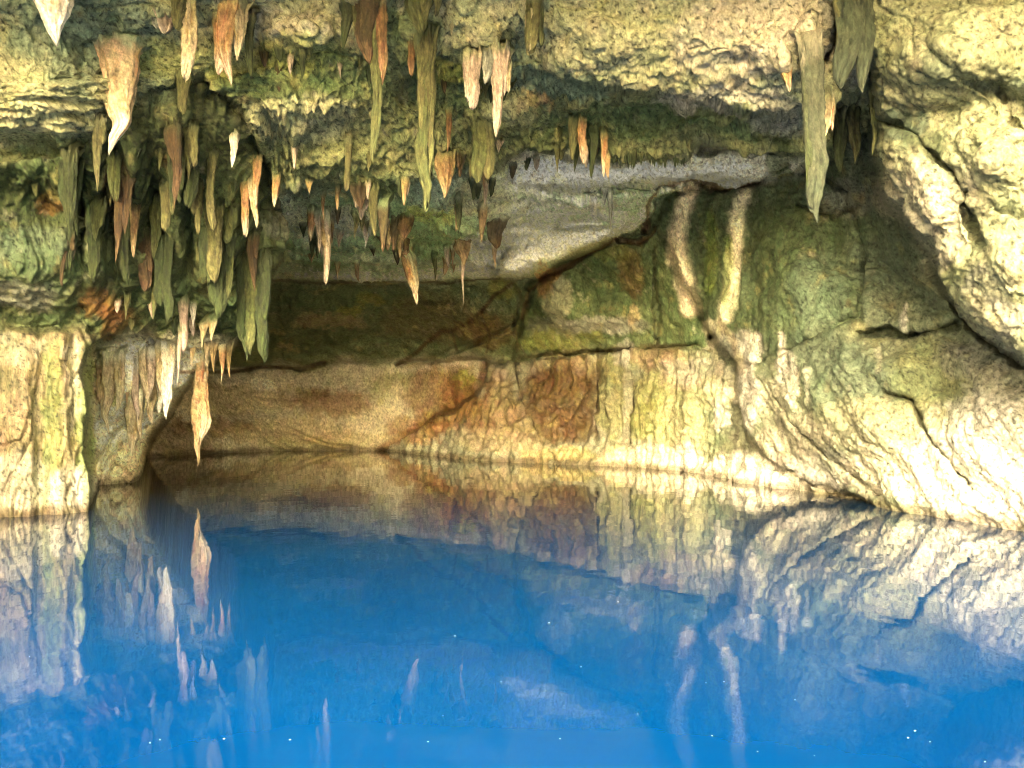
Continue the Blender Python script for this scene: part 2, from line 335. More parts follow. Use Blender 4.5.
# broken planes: a tilted, terraced noise gives edges instead of pillows
tz = fbm(wx*.8+3, wy*.7, wz*1.0, 4, .55, seed=15)*3.2
ter = (np.floor(tz) + sstep(.62, 1., tz-np.floor(tz)))/3.2
tz2 = fbm(wx*2.2+5, wy*1.9, wz*2.6+.8*wx, 3, .6, seed=16)*2.6
ter2 = (np.floor(tz2) + sstep(.55, 1., tz2-np.floor(tz2)))/2.6
bill = .34*ter + .10*ter2
ck = np.abs(perlin(wx*.75+40, wy*.75, wz*.9)); ck2 = np.abs(perlin(wx*2.6+70, wy*2.2, wz*2.9))
cmask = sstep(-.05, .25, fbm(x*.6, y*.6, z*.6, 2, seed=61))
cracks = -.13*np.exp(-(ck/.035)**2)*cmask - .045*np.exp(-(ck2/.04)**2)*(1-cmask)
f1b, f2b = worley(wx*4.3, wy*3.1, wz*4.6, seed=9)
facet2 = .02*(f1b-.5)
wz = wz0
curt = .07*ridged(x*1.5+.2*fbm(x, y, z*.5, 2, seed=71), y*1.1, z*.13, 2, .5, seed=72)*sstep(1.5, 1.75, S[..., 1])
flute = curt + .17*ridged(wx*2.1, wy*1.6, wz*.22, 2, seed=6) + .07*ridged(wx*5.5, wy*4, wz*.5, 2, seed=7)
# drip texture of the roof: little teeth hanging down
pn = ridged(wx*4.0, wy*2.4, wz*1.5, 4, .62, seed=8)
pop = .13*(pn-.45)*np.clip(.5+1.2*fbm(x*.8, y*.8, z*.8, 2, seed=21), .1, 1.5) + .08*fbm(wx*9, wy*6, wz*4, 2, seed=9)
# bedding that dips toward the mouth on the right-hand wall, level on the back wall
right = sstep(600, 800, PX).astype(np.float32)
ang = math.radians(38)
sl = wz*math.cos(ang) - wy*math.sin(ang)*1.0
al = wz*math.sin(ang) + wy*math.cos(ang)
str_r = .22*ridged(sl*1.15, al*.22, wx*.3, 2, .5, seed=10) + .07*ridged(sl*4.5, al*.7, wx*.8, 3, .6, seed=12)
str_b = .16*ridged(wx*.28, wy*.3, wz*2.2+.12*wx, 3, .6, seed=11)
strata = str_r*right + str_b*(1-right)
rough = .035*fbm(x*4, y*3.4, z*4*aniso, 2, .6, seed=18) + .050*fbm(x*11, y*8, z*11*aniso, 3, .75, seed=13) + .035*ridged(x*16, y*11, z*16, 2, seed=14)*sstep(-.3, .3, fbm(x*.9, y*.9, z*.9, 2, seed=19))
disp = S[..., 0]*(lump + facet + bill + cracks) + S[..., 1]*(flute-.12) + S[..., 2]*pop + S[..., 3]*(strata-.1) + S[..., 4]*(rough+facet2)
gy_ = np.abs(np.gradient(Y, axis=0)); gx_ = np.abs(np.gradient(Y, axis=1))
stretch = np.maximum(gy_/np.maximum(np.gradient(rows)[:, None], .5), gx_/np.maximum(np.gradient(cols)[None], .5))
calm = (1/(1+(blur(stretch, 1)/.30)**2)).astype(np.float32)
disp = disp*(.15+.85*calm)
fade = sstep(-2.3, -1.2, z)
POS = POS + N*(disp*fade)[..., None]
POS[..., 2] -= (S[..., 2]*np.clip(pn-.62, 0, 1)*.30*np.clip(.6+2*fbm(x*1.1, y*.9, 0, 2, seed=22), 0, 1.6)*calm*sstep(3, 5, z))       # teeth point down

# ------------------------------------------------------------------ colour of the rock (its algae, stains and bare stone, plus painted light)
GRN_D=(.045,.065,.022); GRN=(.10,.14,.06); GRN_G=(.17,.22,.15); OLV=(.30,.30,.08); YEL=(.50,.49,.29); TAN=(.48,.38,.22)
CRM=(.70,.63,.47); WHT=(.80,.74,.62); RUST=(.24,.115,.04); BRN=(.16,.08,.03); GRY=(.45,.42,.36); PNK=(.62,.47,.38); LIME=(.33,.38,.14); ORG=(.42,.24,.10); DRK=(.04,.035,.02)
PT = [ # x, y, rx, ry, colour, strength
 (60,20,110,40,GRN_G,.8),(30,95,50,45,YEL,.75),(75,60,30,45,GRN_G,.7),(55,110,24,30,YEL,.5),(150,70,40,40,GRN_G,.6),(200,60,70,30,OLV,.5),(120,150,130,14,GRN_D,.7),
 (290,30,46,22,CRM,.55),(300,50,50,22,OLV,.7),(300,118,62,26,YEL,.7),(280,85,60,14,GRN,.7),(350,75,40,30,GRN,.7),(400,30,40,30,GRN,.8),(450,80,40,34,GRN,.6),(440,70,26,14,OLV,.6),
 (520,60,26,26,GRN_G,.8),(520,108,34,16,YEL,.6),(540,100,16,10,ORG,.5),(560,20,60,34,YEL,.8),(600,30,90,40,YEL,.9),(660,60,90,34,YEL,.9),(740,40,70,50,CRM,.85),(800,25,50,60,CRM,.8),
 (560,85,60,10,GRN_G,.8),(720,100,60,12,GRY,.7),(790,85,40,14,GRN_G,.7),(620,120,90,20,GRN,.85),(760,125,80,14,GRN,.6),(680,103,22,8,CRM,.6),(560,140,60,14,GRN_D,.6),(790,120,20,20,GRY,.4),
 (640,172,90,11,WHT,.95),(570,172,40,12,WHT,.85),(740,170,40,12,WHT,.7),(600,205,60,18,(.30,.36,.26),.8),(560,235,60,14,(.6,.54,.42),.6),(540,252,40,10,(.6,.54,.42),.5),(500,262,40,8,(.6,.55,.42),.7),(470,258,70,8,GRY,.7),(640,195,30,16,GRN_G,.5),
 (380,235,120,42,GRN,.85),(330,250,50,14,GRN_G,.5),(430,215,30,12,OLV,.5),(350,215,30,10,(.4,.36,.2),.5),(470,245,26,9,(.5,.46,.36),.6),(300,225,26,12,OLV,.4),(400,262,60,7,(.42,.40,.33),.6),
 (440,190,60,20,GRN_G,.6),(350,190,60,20,GRN,.6),(320,225,60,18,GRY,.45),(420,235,50,12,GRN,.5),(380,262,90,8,GRN,.5),(300,265,40,8,GRN_D,.5),(480,200,30,20,BRN,.3),
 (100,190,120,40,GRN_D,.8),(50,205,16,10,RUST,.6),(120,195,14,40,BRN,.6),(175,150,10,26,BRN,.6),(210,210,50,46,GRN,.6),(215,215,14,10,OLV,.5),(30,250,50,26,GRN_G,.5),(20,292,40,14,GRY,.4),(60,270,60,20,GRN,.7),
 (40,320,80,14,GRN,.5),(100,305,22,14,RUST,.7),(112,320,16,20,RUST,.7),(135,310,14,8,RUST,.5),(208,288,16,7,RUST,.8),(160,290,40,30,GRN,.8),(225,300,30,40,GRN,.7),(250,300,20,50,GRN,.8),
 (150,360,50,26,CRM,.85),(120,430,30,46,CRM,.6),(130,460,24,20,TAN,.7),(170,390,30,26,CRM,.6),(200,345,40,14,CRM,.5),(108,395,12,8,OLV,.6),(140,410,24,20,CRM,.6),(105,360,16,20,GRN_G,.5),
 (30,400,50,60,TAN,.5),(20,480,40,30,CRM,.7),(60,420,16,80,OLV,.55),(52,400,9,60,LIME,.6),(84,420,9,70,LIME,.75),(70,490,30,24,WHT,.7),(72,380,10,50,CRM,.6),(10,350,40,14,CRM,.5),
 (350,300,90,14,GRN,.5),(330,322,36,8,TAN,.6),(350,310,16,6,OLV,.7),(370,300,14,6,OLV,.6),(300,340,60,10,GRN_D,.5),(290,345,10,4,TAN,.6),(500,290,14,10,OLV,.6),(440,320,60,26,BRN,.35),(490,330,30,20,BRN,.5),
 (270,395,40,18,CRM,.6),(230,400,60,14,TAN,.5),(330,403,44,16,RUST,.55),(300,395,30,10,BRN,.35),(390,385,26,14,OLV,.4),(400,400,30,16,CRM,.5),(280,430,70,12,TAN,.5),(210,425,50,10,RUST,.4),(180,440,40,20,BRN,.5),(262,385,14,7,WHT,.5),(370,420,30,14,CRM,.4),
 (360,440,60,10,TAN,.5),(300,445,50,8,OLV,.3),
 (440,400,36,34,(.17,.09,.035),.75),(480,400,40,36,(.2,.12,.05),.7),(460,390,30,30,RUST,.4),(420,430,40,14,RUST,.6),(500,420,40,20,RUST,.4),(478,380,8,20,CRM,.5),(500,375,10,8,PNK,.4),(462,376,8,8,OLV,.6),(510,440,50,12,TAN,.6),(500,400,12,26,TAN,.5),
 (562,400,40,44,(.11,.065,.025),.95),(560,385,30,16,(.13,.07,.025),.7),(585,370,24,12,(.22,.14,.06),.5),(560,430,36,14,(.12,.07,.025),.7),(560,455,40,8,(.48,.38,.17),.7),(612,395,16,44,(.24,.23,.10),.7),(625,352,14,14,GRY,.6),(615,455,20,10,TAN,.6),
 (660,360,30,12,BRN,.5),(665,390,30,22,OLV,.5),(650,420,20,20,OLV,.6),(690,430,40,40,(.42,.40,.22),.6),(700,400,30,30,(.34,.34,.20),.5),(720,420,14,30,GRN_G,.6),(725,395,18,12,CRM,.7),(724,415,8,14,WHT,.7),(680,380,26,10,PNK,.4),
 (660,460,60,14,CRM,.7),(750,475,80,20,WHT,.8),(700,450,20,14,GRN_G,.35),(800,480,60,12,WHT,.7),(690,455,12,14,WHT,.5),
 (580,280,50,30,GRN,.5),(545,280,10,14,ORG,.6),(560,300,14,20,CRM,.3),(590,325,60,10,GRY,.5),(632,315,9,10,TAN,.7),(540,330,20,30,GRN_D,.5),(632,270,12,30,BRN,.5),(600,250,40,10,OLV,.3),(560,340,40,12,OLV,.35),
 (705,250,12,50,GRN_D,.6),(712,250,8,40,LIME,.25),(760,250,14,60,GRN_D,.5),(700,300,20,24,GRN_D,.5),(750,320,24,14,GRN_D,.4),
 (715,330,10,14,CRM,.7),(735,345,30,16,GRY,.6),(700,370,40,12,GRY,.5),(790,250,30,60,GRN,.5),(820,290,30,40,GRN_G,.6),(880,240,40,60,GRN_G,.8),(900,260,30,40,GRN_G,.5),(850,230,30,20,GRN,.5),(930,300,20,20,GRN_G,.6),
 (748,390,10,46,WHT,.95),(753,350,8,20,WHT,.8),(782,365,7,24,WHT,.8),(796,385,8,24,WHT,.7),(770,400,24,20,CRM,.6),(820,360,30,40,GRN_G,.55),(870,370,50,30,GRN_G,.6),(905,350,40,16,YEL,.3),(930,380,40,40,OLV,.35),(960,360,30,20,GRY,.4),
 (870,425,60,26,(.55,.49,.33),.5),(860,410,40,14,(.5,.48,.28),.4),(800,440,40,30,(.5,.42,.32),.5),(830,470,50,20,GRY,.6),(900,470,60,30,CRM,.8),(960,470,60,60,WHT,.85),(1000,440,50,60,WHT,.8),(1000,505,60,30,WHT,.9),(930,420,30,20,YEL,.5),(905,320,5,12,WHT,.8),
 (770,440,16,16,CRM,.6),(1010,380,40,20,CRM,.5),(990,350,40,20,GRY,.3),(910,440,14,10,GRN,.4),
 (860,50,16,36,GRY,.8),(852,40,10,40,CRM,.5),(885,40,20,24,LIME,.4),(900,60,40,40,YEL,.4),(960,30,70,24,YEL,.85),(1000,90,60,16,GRN_G,.7),(940,70,20,16,GRN_G,.5),(930,100,40,16,YEL,.6),(905,125,26,20,GRN_G,.85),(930,150,30,14,GRN,.6),
 (990,150,40,60,YEL,.85),(910,190,36,40,CRM,.7),(940,230,30,40,CRM,.6),(900,160,20,16,YEL,.6),(1000,250,40,40,YEL,.6),(960,190,20,30,CRM,.4),(985,290,26,30,GRY,.5),(1000,280,20,20,YEL,.5),(975,310,20,24,YEL,.4),(1010,320,20,20,GRY,.5),(960,285,10,30,LIME,.3),
 (775,110,24,26,GRY,.5),(780,160,16,24,GRN_D,.8),(830,160,20,40,GRN,.7),(850,200,30,20,GRY,.4),
]
cwx = PX + 13*fbm(PX/30., PY/30., 1.3, 4, .6, seed=31) + 7*fbm(PX/7., PY/9., 1.3, 3, .7, seed=35); cwy = PY + 13*fbm(PX/30., PY/30., 7.7, 4, .6, seed=32) + 7*fbm(PX/7., PY/9., 5.3, 3, .7, seed=36)
for px_, py_, rx, ry, c, s in PT:
    d2 = ((cwx-px_)/rx)**2 + ((cwy-py_)/ry)**2
    m = (s*sstep(1.35, .45, d2))[..., None].astype(np.float32)
    COL = COL + (np.array(c, np.float32)-COL)*m
STROKE = [ # polyline, half width, colour, strength
 ([(690,188),(684,210),(678,232),(679,256),(685,282),(691,308)], 8, (.86,.74,.54), 1.),([(672,232),(671,262)], 5, (.86,.74,.54), .9),
 
 ([(747,186),(741,205),(736,235),(732,265),(728,300),(726,318)], 6.5, (.86,.78,.55), 1.),
 ([(728,240),(727,270),(725,300)], 4, (.34,.42,.12), .6),
 ([(712,215),(710,250),(708,290)], 5, (.20,.27,.07), .6),
 ([(655,228),(640,243),(615,240),(575,262),(548,277),(528,290),(522,318)], 2.2, (.11,.06,.03), .8),
 ([(646,230),(648,205),(660,186),(690,181),(725,190),(758,183)], 3, (.08,.045,.025), .8),
 ([(512,285),(495,296),(482,310),(470,322),(452,332),(440,333),(425,345),(410,358),(396,365)], 2.2, (.07,.04,.02), .85),
 ([(516,285),(520,300),(515,320),(518,350)], 2, (.10,.07,.03), .4),
 ([(452,335),(456,350)], 1.6, (.07,.04,.02), .7),([(482,312),(490,335),(486,352)], 1.4, (.07,.04,.02), .7),
 ([(480,322),(478,345)], 1.2, (.07,.04,.02), .5),
 ([(180,372),(232,372),(262,367),(300,368),(325,363)], 2, (.06,.035,.02), .8),
 ([(260,280),(330,283),(400,281),(450,283),(500,279)], 1.6, (.05,.035,.02), .7),
 ([(484,366),(479,385),(455,408),(428,422),(400,438),(380,450)], 4, (.16,.08,.03), .7),
 ([(632,348),(634,400),(632,440),(638,470)], 2.5, (.08,.06,.03), .7),
 ([(655,250),(656,345)], 3, (.06,.05,.025), .5),([(516,365),(522,400),(540,440),(560,462)], 1.8, (.12,.08,.04), .5),
 ([(598,352),(600,400),(597,440)], 2, (.10,.06,.03), .6),([(560,353),(600,352),(640,346),(700,345)], 2, (.08,.06,.03), .6),
 ([(520,356),(560,353)], 2, (.08,.06,.03), .6),
 ([(87,345),(88,400),(89,512)], 5, (.30,.34,.15), .7),([(50,345),(50,420),(46,500)], 5, (.28,.31,.14), .6),([(66,360),(67,510)], 4, (.55,.44,.26), .6),
 ([(28,340),(30,390),(22,440)], 4, (.55,.42,.22), .5),
 ([(744,345),(745,375),(748,420)], 6, (.80,.76,.66), .9),([(755,350),(757,400)], 3, (.80,.76,.66), .7),([(782,335),(783,380)], 3, (.78,.74,.62), .8),([(796,360),(798,390)], 4, (.78,.74,.62), .8),
 ([(810,370),(812,400)], 3, (.7,.68,.52), .6),([(903,315),(904,326)], 4, (.8,.76,.66), .8),([(878,350),(880,372)], 3, (.7,.66,.5), .6),
 ([(860,334),(888,331),(905,338),(935,330),(958,324)], 5, (.10,.12,.07), .85),
 ([(885,393),(912,402),(925,425),(945,452),(968,484)], 3.5, (.20,.20,.11), .7),
 ([(722,322),(735,345),(742,372)], 4, (.45,.36,.24), .6),([(705,325),(714,345),(722,372)], 4, (.55,.50,.34), .5),
 ([(940,275),(955,305),(975,330),(1000,350),(1030,372)], 4, (.12,.12,.08), .7),
 ([(880,120),(915,140),(938,160),(962,188),(973,215),(978,245)], 5, (.15,.17,.09), .7),
 ([(590,190),(596,230)], 3, (.5,.42,.36), .5),([(530,165),(600,168),(680,172)], 5, (.80,.74,.64), .6),
 ([(585,352),(575,340),(560,330)], 3, (.22,.2,.1), .4),
]
swx = PX + 1.6*fbm(PX/14., PY/14., 1.3, 3, .6, seed=33); swy = PY + 1.6*fbm(PX/14., PY/14., 7.7, 3, .6, seed=34)
SM = np.zeros(PX.shape)
for pts, wd, c, st in STROKE:
    d2 = seg_dist(pts, swx, swy)/wd
    if c[0] > .8: SM = np.maximum(SM, st*sstep(1.6, .35, d2 + .5*w2))
    m = (st*sstep(1.6, .35, d2 + .5*w2))[..., None].astype(np.float32)
    COL = COL + (np.array(c, np.float32)-COL)*m
x, y, z = [POS[..., i].astype(np.float32) for i in range(3)]
# algae streaks running down, mineral streaks and specks that follow the stone
walls = sstep(.3, .0, S[..., 2]).astype(np.float32)
st1 = fbm(x*3.5, y*2.5, z*.35, 4, .6, seed=41); st2 = fbm(x*8, y*5, z*.8, 3, .6, seed=42)
mo = fbm(x*2.2, y*1.6, z*2.2, 5, .62, seed=43); mo2 = fbm(x*7, y*5, z*7, 4, .65, seed=44)
lum = 1 + .42*mo + .55*mo2 + (.28*st1 + .18*st2)*S[..., 1].clip(0, 1)
COL = COL*np.clip(lum, .35, 1.8)[..., None]
def tint(mask, c):
    global COL
    m = np.clip(mask, 0, 1)[..., None].astype(np.float32)
    COL = COL + (np.array(c, np.float32)-COL)*m
g1 = fbm(x*1.3, y*1.0, z*1.1, 4, .6, seed=45)
tint(sstep(.12, .5, g1)*.5*S[..., 4], (.10, .15, .06))
tint(sstep(.15, .5, fbm(x*1.9, y*1.4, z*1.5, 4, .6, seed=46))*.35, (.55, .47, .20))
tint(sstep(.28, .5, fbm(x*2.6, y*2, z*1.6, 4, .6, seed=47))*.28, (.22, .12, .05))
tint(sstep(.25, .6, fbm(x*3.1, y*2.3, z*3, 4, .6, seed=48))*.35, (.62, .55, .42))
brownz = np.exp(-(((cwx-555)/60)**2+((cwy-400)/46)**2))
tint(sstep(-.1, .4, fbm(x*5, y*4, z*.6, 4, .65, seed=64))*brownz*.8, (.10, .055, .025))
tint(sstep(.32, .45, fbm(x*9, y*8, z*6, 2, .6, seed=49))*brownz*.35, (.5, .36, .14))
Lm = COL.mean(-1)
light_lift = 1 + (.75+1.0*sstep(19, 25, Y))*np.clip(1-Lm/.55, 0, 1)  # brightens dark rock, more with distance, to offset weak daylight
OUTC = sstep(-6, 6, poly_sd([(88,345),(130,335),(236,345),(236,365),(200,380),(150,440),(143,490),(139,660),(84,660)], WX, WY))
light_gain = np.ones(PX.shape, np.float32)  # painted light: albedo scaled per rock mass to even out the daylight
light_gain = np.where(OBJ == 0, light_lift*(.72+.9*sstep(18.6, 21, Y)), light_gain); light_gain = np.where(OBJ == 3, .80+.1*(light_lift-1)+1.0*OUTC, light_gain); light_gain = np.where(OBJ == 1, .54+.16*sstep(600, 700, PX)+(.10+.30*(light_lift-1))*sstep(375, 355, PY)+.62*sstep(355, 370, PY)*sstep(490, 440, PX + .5*(PY-400)), light_gain)
light_gain = np.where(OBJ == 2, .46+.28*sstep(885, 840, PX)*sstep(350, 320, PY), light_gain); light_gain = np.where(OBJ == 4, .60, light_gain)
light_gain = light_gain*np.where(OBJ == 3, 1-.32*sstep(320, 270, PY)*sstep(40, 110, PX), 1)
light_gain = blur(light_gain, 4); light_gain = np.maximum(light_gain, .95*SM)
# overexposed brightness painted as paler albedo along the right wall's water line
glare = sstep(2.2, .5, z + .6*mo)*sstep(860, 930, PX)
COL = COL*(light_gain + (.72-light_gain)*glare)[..., None]
nearw = .25+.75*sstep(30, 17, y)
speck = fbm(x*17, y*12, z*17, 2, .6, seed=62)
COL = COL*np.clip(1 - .75*nearw*sstep(.18, .42, speck) + .35*nearw*sstep(.2, .5, -speck), .2, 1.5)[..., None]
wet = sstep(.22, .06, z + .10*mo)*sstep(-.3, .0, z)
COL = COL*(1 - .5*wet)[..., None]; tint(wet*.35, (.12, .08, .035))
COL = np.clip(COL, .010, .86)

# ------------------------------------------------------------------ materials
def new_mat(name):
    m = bpy.data.materials.new(name); m.use_nodes = True
    nt = m.node_tree; b = nt.nodes['Principled BSDF']
    return m, nt, b

def rock_material(name, rough=.72, spec=.35, bump=.5, scale=1., stretch=1., var=.68):
    m, nt, b = new_mat(name)
    N_ = nt.nodes.new; L = nt.links.new
    at = N_('ShaderNodeAttribute'); at.attribute_name = 'Col'
    tc = N_('ShaderNodeTexCoord')
    mp = N_('ShaderNodeMapping'); mp.inputs['Scale'].default_value = (scale, scale, scale*stretch)
    L(tc.outputs['Object'], mp.inputs['Vector'])
    n1 = N_('ShaderNodeTexNoise'); n1.inputs['Scale'].default_value = 17; n1.inputs['Detail'].default_value = 5; n1.inputs['Roughness'].default_value = .85
    n2 = N_('ShaderNodeTexNoise'); n2.inputs['Scale'].default_value = 3.2; n2.inputs['Detail'].default_value = 4; n2.inputs['Roughness'].default_value = .6
    vo = N_('ShaderNodeTexVoronoi'); vo.inputs['Scale'].default_value = 9; vo.feature = 'F1'
    for n in (n1, n2, vo): L(mp.outputs['Vector'], n.inputs['Vector'])
    mr = N_('ShaderNodeMapRange'); mr.inputs['From Min'].default_value = .3; mr.inputs['From Max'].default_value = .7
    mr.inputs['To Min'].default_value = 1-var; mr.inputs['To Max'].default_value = 1+var
    L(n1.outputs['Fac'], mr.inputs['Value'])
    mx = N_('ShaderNodeVectorMath'); mx.operation = 'SCALE'
    L(at.outputs['Color'], mx.inputs[0]); L(mr.outputs['Result'], mx.inputs['Scale'])
    hs = N_('ShaderNodeHueSaturation'); hs.inputs['Saturation'].default_value = 1.08
    mr2 = N_('ShaderNodeMapRange'); mr2.inputs['From Min'].default_value = .3; mr2.inputs['From Max'].default_value = .7
    mr2.inputs['To Min'].default_value = .47; mr2.inputs['To Max'].default_value = .53
    L(n2.outputs['Fac'], mr2.inputs['Value']); L(mr2.outputs['Result'], hs.inputs['Hue'])
    L(mx.outputs['Vector'], hs.inputs['Color']); L(hs.outputs['Color'], b.inputs['Base Color'])
    a1 = N_('ShaderNodeMath'); a1.operation = 'MULTIPLY_ADD'; a1.inputs[1].default_value = .55
    L(vo.outputs['Distance'], a1.inputs[0]); L(n1.outputs['Fac'], a1.inputs[2])
    a2 = N_('ShaderNodeMath'); a2.operation = 'MULTIPLY_ADD'; a2.inputs[1].default_value = 1.4
    L(n2.outputs['Fac'], a2.inputs[0]); L(a1.outputs[0], a2.inputs[2])
    bp = N_('ShaderNodeBump'); bp.inputs['Strength'].default_value = bump; bp.inputs['Distance'].default_value = .06
    L(a2.outputs[0], bp.inputs['Height']); L(bp.outputs['Normal'], b.inputs['Normal'])
    r1 = N_('ShaderNodeMapRange'); r1.inputs['To Min'].default_value = rough-.25; r1.inputs['To Max'].default_value = rough+.2
    L(n2.outputs['Fac'], r1.inputs['Value']); L(r1.outputs['Result'], b.inputs['Roughness'])
    b.inputs['Specular IOR Level'].default_value = spec
    return m

M_CEIL = rock_material('ceiling_limestone', .75, .3, .75, 1., .8)
M_BACK = rock_material('back_wall_limestone', .7, .3, .6, .8, .6)
M_RIGHT = rock_material('right_wall_limestone', .7, .35, .7, 1., .8)
M_LEFT = rock_material('left_wall_limestone', .7, .35, .7, 1., .45)
M_COLM = rock_material('flowstone', .62, .4, .6, 1., .25)
M_STAL = rock_material('dripstone', .65, .4, .8, 1.6, .5, .5)

col_ = bpy.context.scene.collection
def mesh_obj(name, verts, faces, colors, mat, loc=None):
    me = bpy.data.meshes.new(name)
    verts = np.asarray(verts, np.float32); faces = np.asarray(faces, np.int32)
    if loc is not None: verts = verts - np.asarray(loc, np.float32)
    nf, k = faces.shape
    me.vertices.add(len(verts)); me.vertices.foreach_set('co', verts.ravel())
    me.loops.add(nf*k); me.loops.foreach_set('vertex_index', faces.ravel())
    me.polygons.add(nf); me.polygons.foreach_set('loop_start', np.arange(0, nf*k, k, dtype=np.int32))
    me.update(calc_edges=True)
    if colors is not None:
        ca = me.color_attributes.new('Col', 'FLOAT_COLOR', 'POINT')
        c4 = np.ones((len(verts), 4), np.float32); c4[:, :3] = colors
        ca.data.foreach_set('color', c4.ravel())
    me.polygons.foreach_set('use_smooth', np.ones(nf, bool))
    me.materials.append(mat)
    me.update()
    o = bpy.data.objects.new(name, me); col_.objects.link(o)
    if loc is not None: o.location = [float(v) for v in loc]
    return o

idx = np.arange(NR*NC).reshape(NR, NC)
quads = np.stack([idx[:-1, :-1], idx[1:, :-1], idx[1:, 1:], idx[:-1, 1:]], -1).reshape(-1, 4)
fobj = OBJ[:-1, :-1].ravel()
allv = POS.reshape(-1, 3); allc = COL.reshape(-1, 3)
dp = deep[:-1, :-1] & deep[1:, :-1] & deep[1:, 1:] & deep[:-1, 1:]
keep = ~dp.ravel()
open_ = (POS[..., 1] < 4.2 + 1.2*fbm(PX/60., 0, 0, 2)) & (PY < -60) & (POS[..., 2] > 3.5)
open_ |= (POS[..., 1] < 5.5 + 1.0*fbm(0, PY/60., 0, 2)) & (POS[..., 2] > .3)
keep &= ~open_[:-1, :-1].ravel()
def cut(k):
    f = quads[(fobj == k) & keep]
    u, inv = np.unique(f, return_inverse=True)
    return allv[u], inv.reshape(-1, 4), allc[u]
for k, nm, mt in ((0, 'cave_ceiling', M_CEIL), (1, 'back_wall', M_BACK), (2, 'right_wall', M_RIGHT), (3, 'left_wall', M_LEFT)):
    v, f, c = cut(k)
    o = mesh_obj(nm, v, f, c, mt); o['kind'] = 'structure'
v, f, c = cut(4)
o = mesh_obj('flowstone_column', v, f, c, M_COLM, (-8, 16, 0))
o['label'] = 'massive cream and lime flowstone column standing in the pool below the dark draperies'
o['category'] = 'rock column'

# ------------------------------------------------------------------ dripstone
def P3(px, py, Yd): return np.array([(px-CXP)/F*Yd, Yd, H0+(HZ-py)/F*Yd])
def at(px, py):
    j = int(np.abs(cols-px).argmin()); i = int(np.abs(rows-py).argmin())
    return float(POS[max(0, i-3):i+4, max(0, j-3):j+4, 1].mean())
KIND = { # root colour, body, tip, streak
 'white': ((.55,.45,.35),(.80,.72,.60),(.86,.82,.74),(.7,.5,.3)),
 'creamwhite': ((.36,.17,.07),(.66,.48,.30),(.86,.80,.68),(.48,.27,.12)),
 'orange': ((.45,.20,.08),(.62,.38,.19),(.80,.70,.52),(.40,.16,.06)),
 'cream': ((.35,.27,.12),(.66,.54,.33),(.78,.68,.48),(.42,.30,.10)),
 'pink': ((.45,.33,.26),(.68,.52,.40),(.74,.62,.50),(.38,.28,.22)),
 'green': ((.06,.08,.03),(.07,.095,.035),(.10,.13,.045),(.03,.04,.015)),
 'lime': ((.12,.13,.04),(.16,.18,.06),(.23,.25,.10),(.08,.09,.03)),
 'olive': ((.12,.11,.04),(.22,.21,.08),(.32,.30,.13),(.09,.08,.03)),
 'brown': ((.08,.05,.02),(.13,.08,.035),(.26,.17,.09),(.05,.035,.02)),
 'rust': ((.11,.05,.02),(.24,.12,.05),(.42,.27,.15),(.09,.045,.02)),
 'tan': ((.28,.17,.07),(.50,.34,.17),(.66,.50,.30),(.26,.13,.05)),
 'grey': ((.26,.28,.22),(.42,.42,.34),(.55,.54,.45),(.22,.22,.17)),
 'slate': ((.07,.09,.045),(.08,.10,.055),(.11,.13,.08),(.05,.065,.035)),
}
def prof(kind, t):
    if kind == 'fat': return (1-t**1.9)*.86+.14*np.sqrt(np.clip(1-t, 0, 1))
    if kind == 'carrot': return (1-t)**.9*.6 + .40*np.sqrt(np.clip(1-t**4, 0, 1))
    if kind == 'blunt': return (1-.35*t)*np.sqrt(np.clip(1-t**5, 0, 1))
    if kind == 'rod': return (.75+.25*(1-t)**2)*np.sqrt(np.clip(1-t**9, 0, 1))
    if kind == 'spike': return (1-t)**1.1*.9 + .10*np.sqrt(np.clip(1-t, 0, 1))
    if kind == 'sheet': return (1-.15*t)*np.sqrt(np.clip(1-t**12, 0, 1))
    if kind == 'belly': return (.8+.35*np.sin(np.clip(t*1.15, 0, 1)*math.pi))*np.clip(1-t**3, 0, 1)**.8
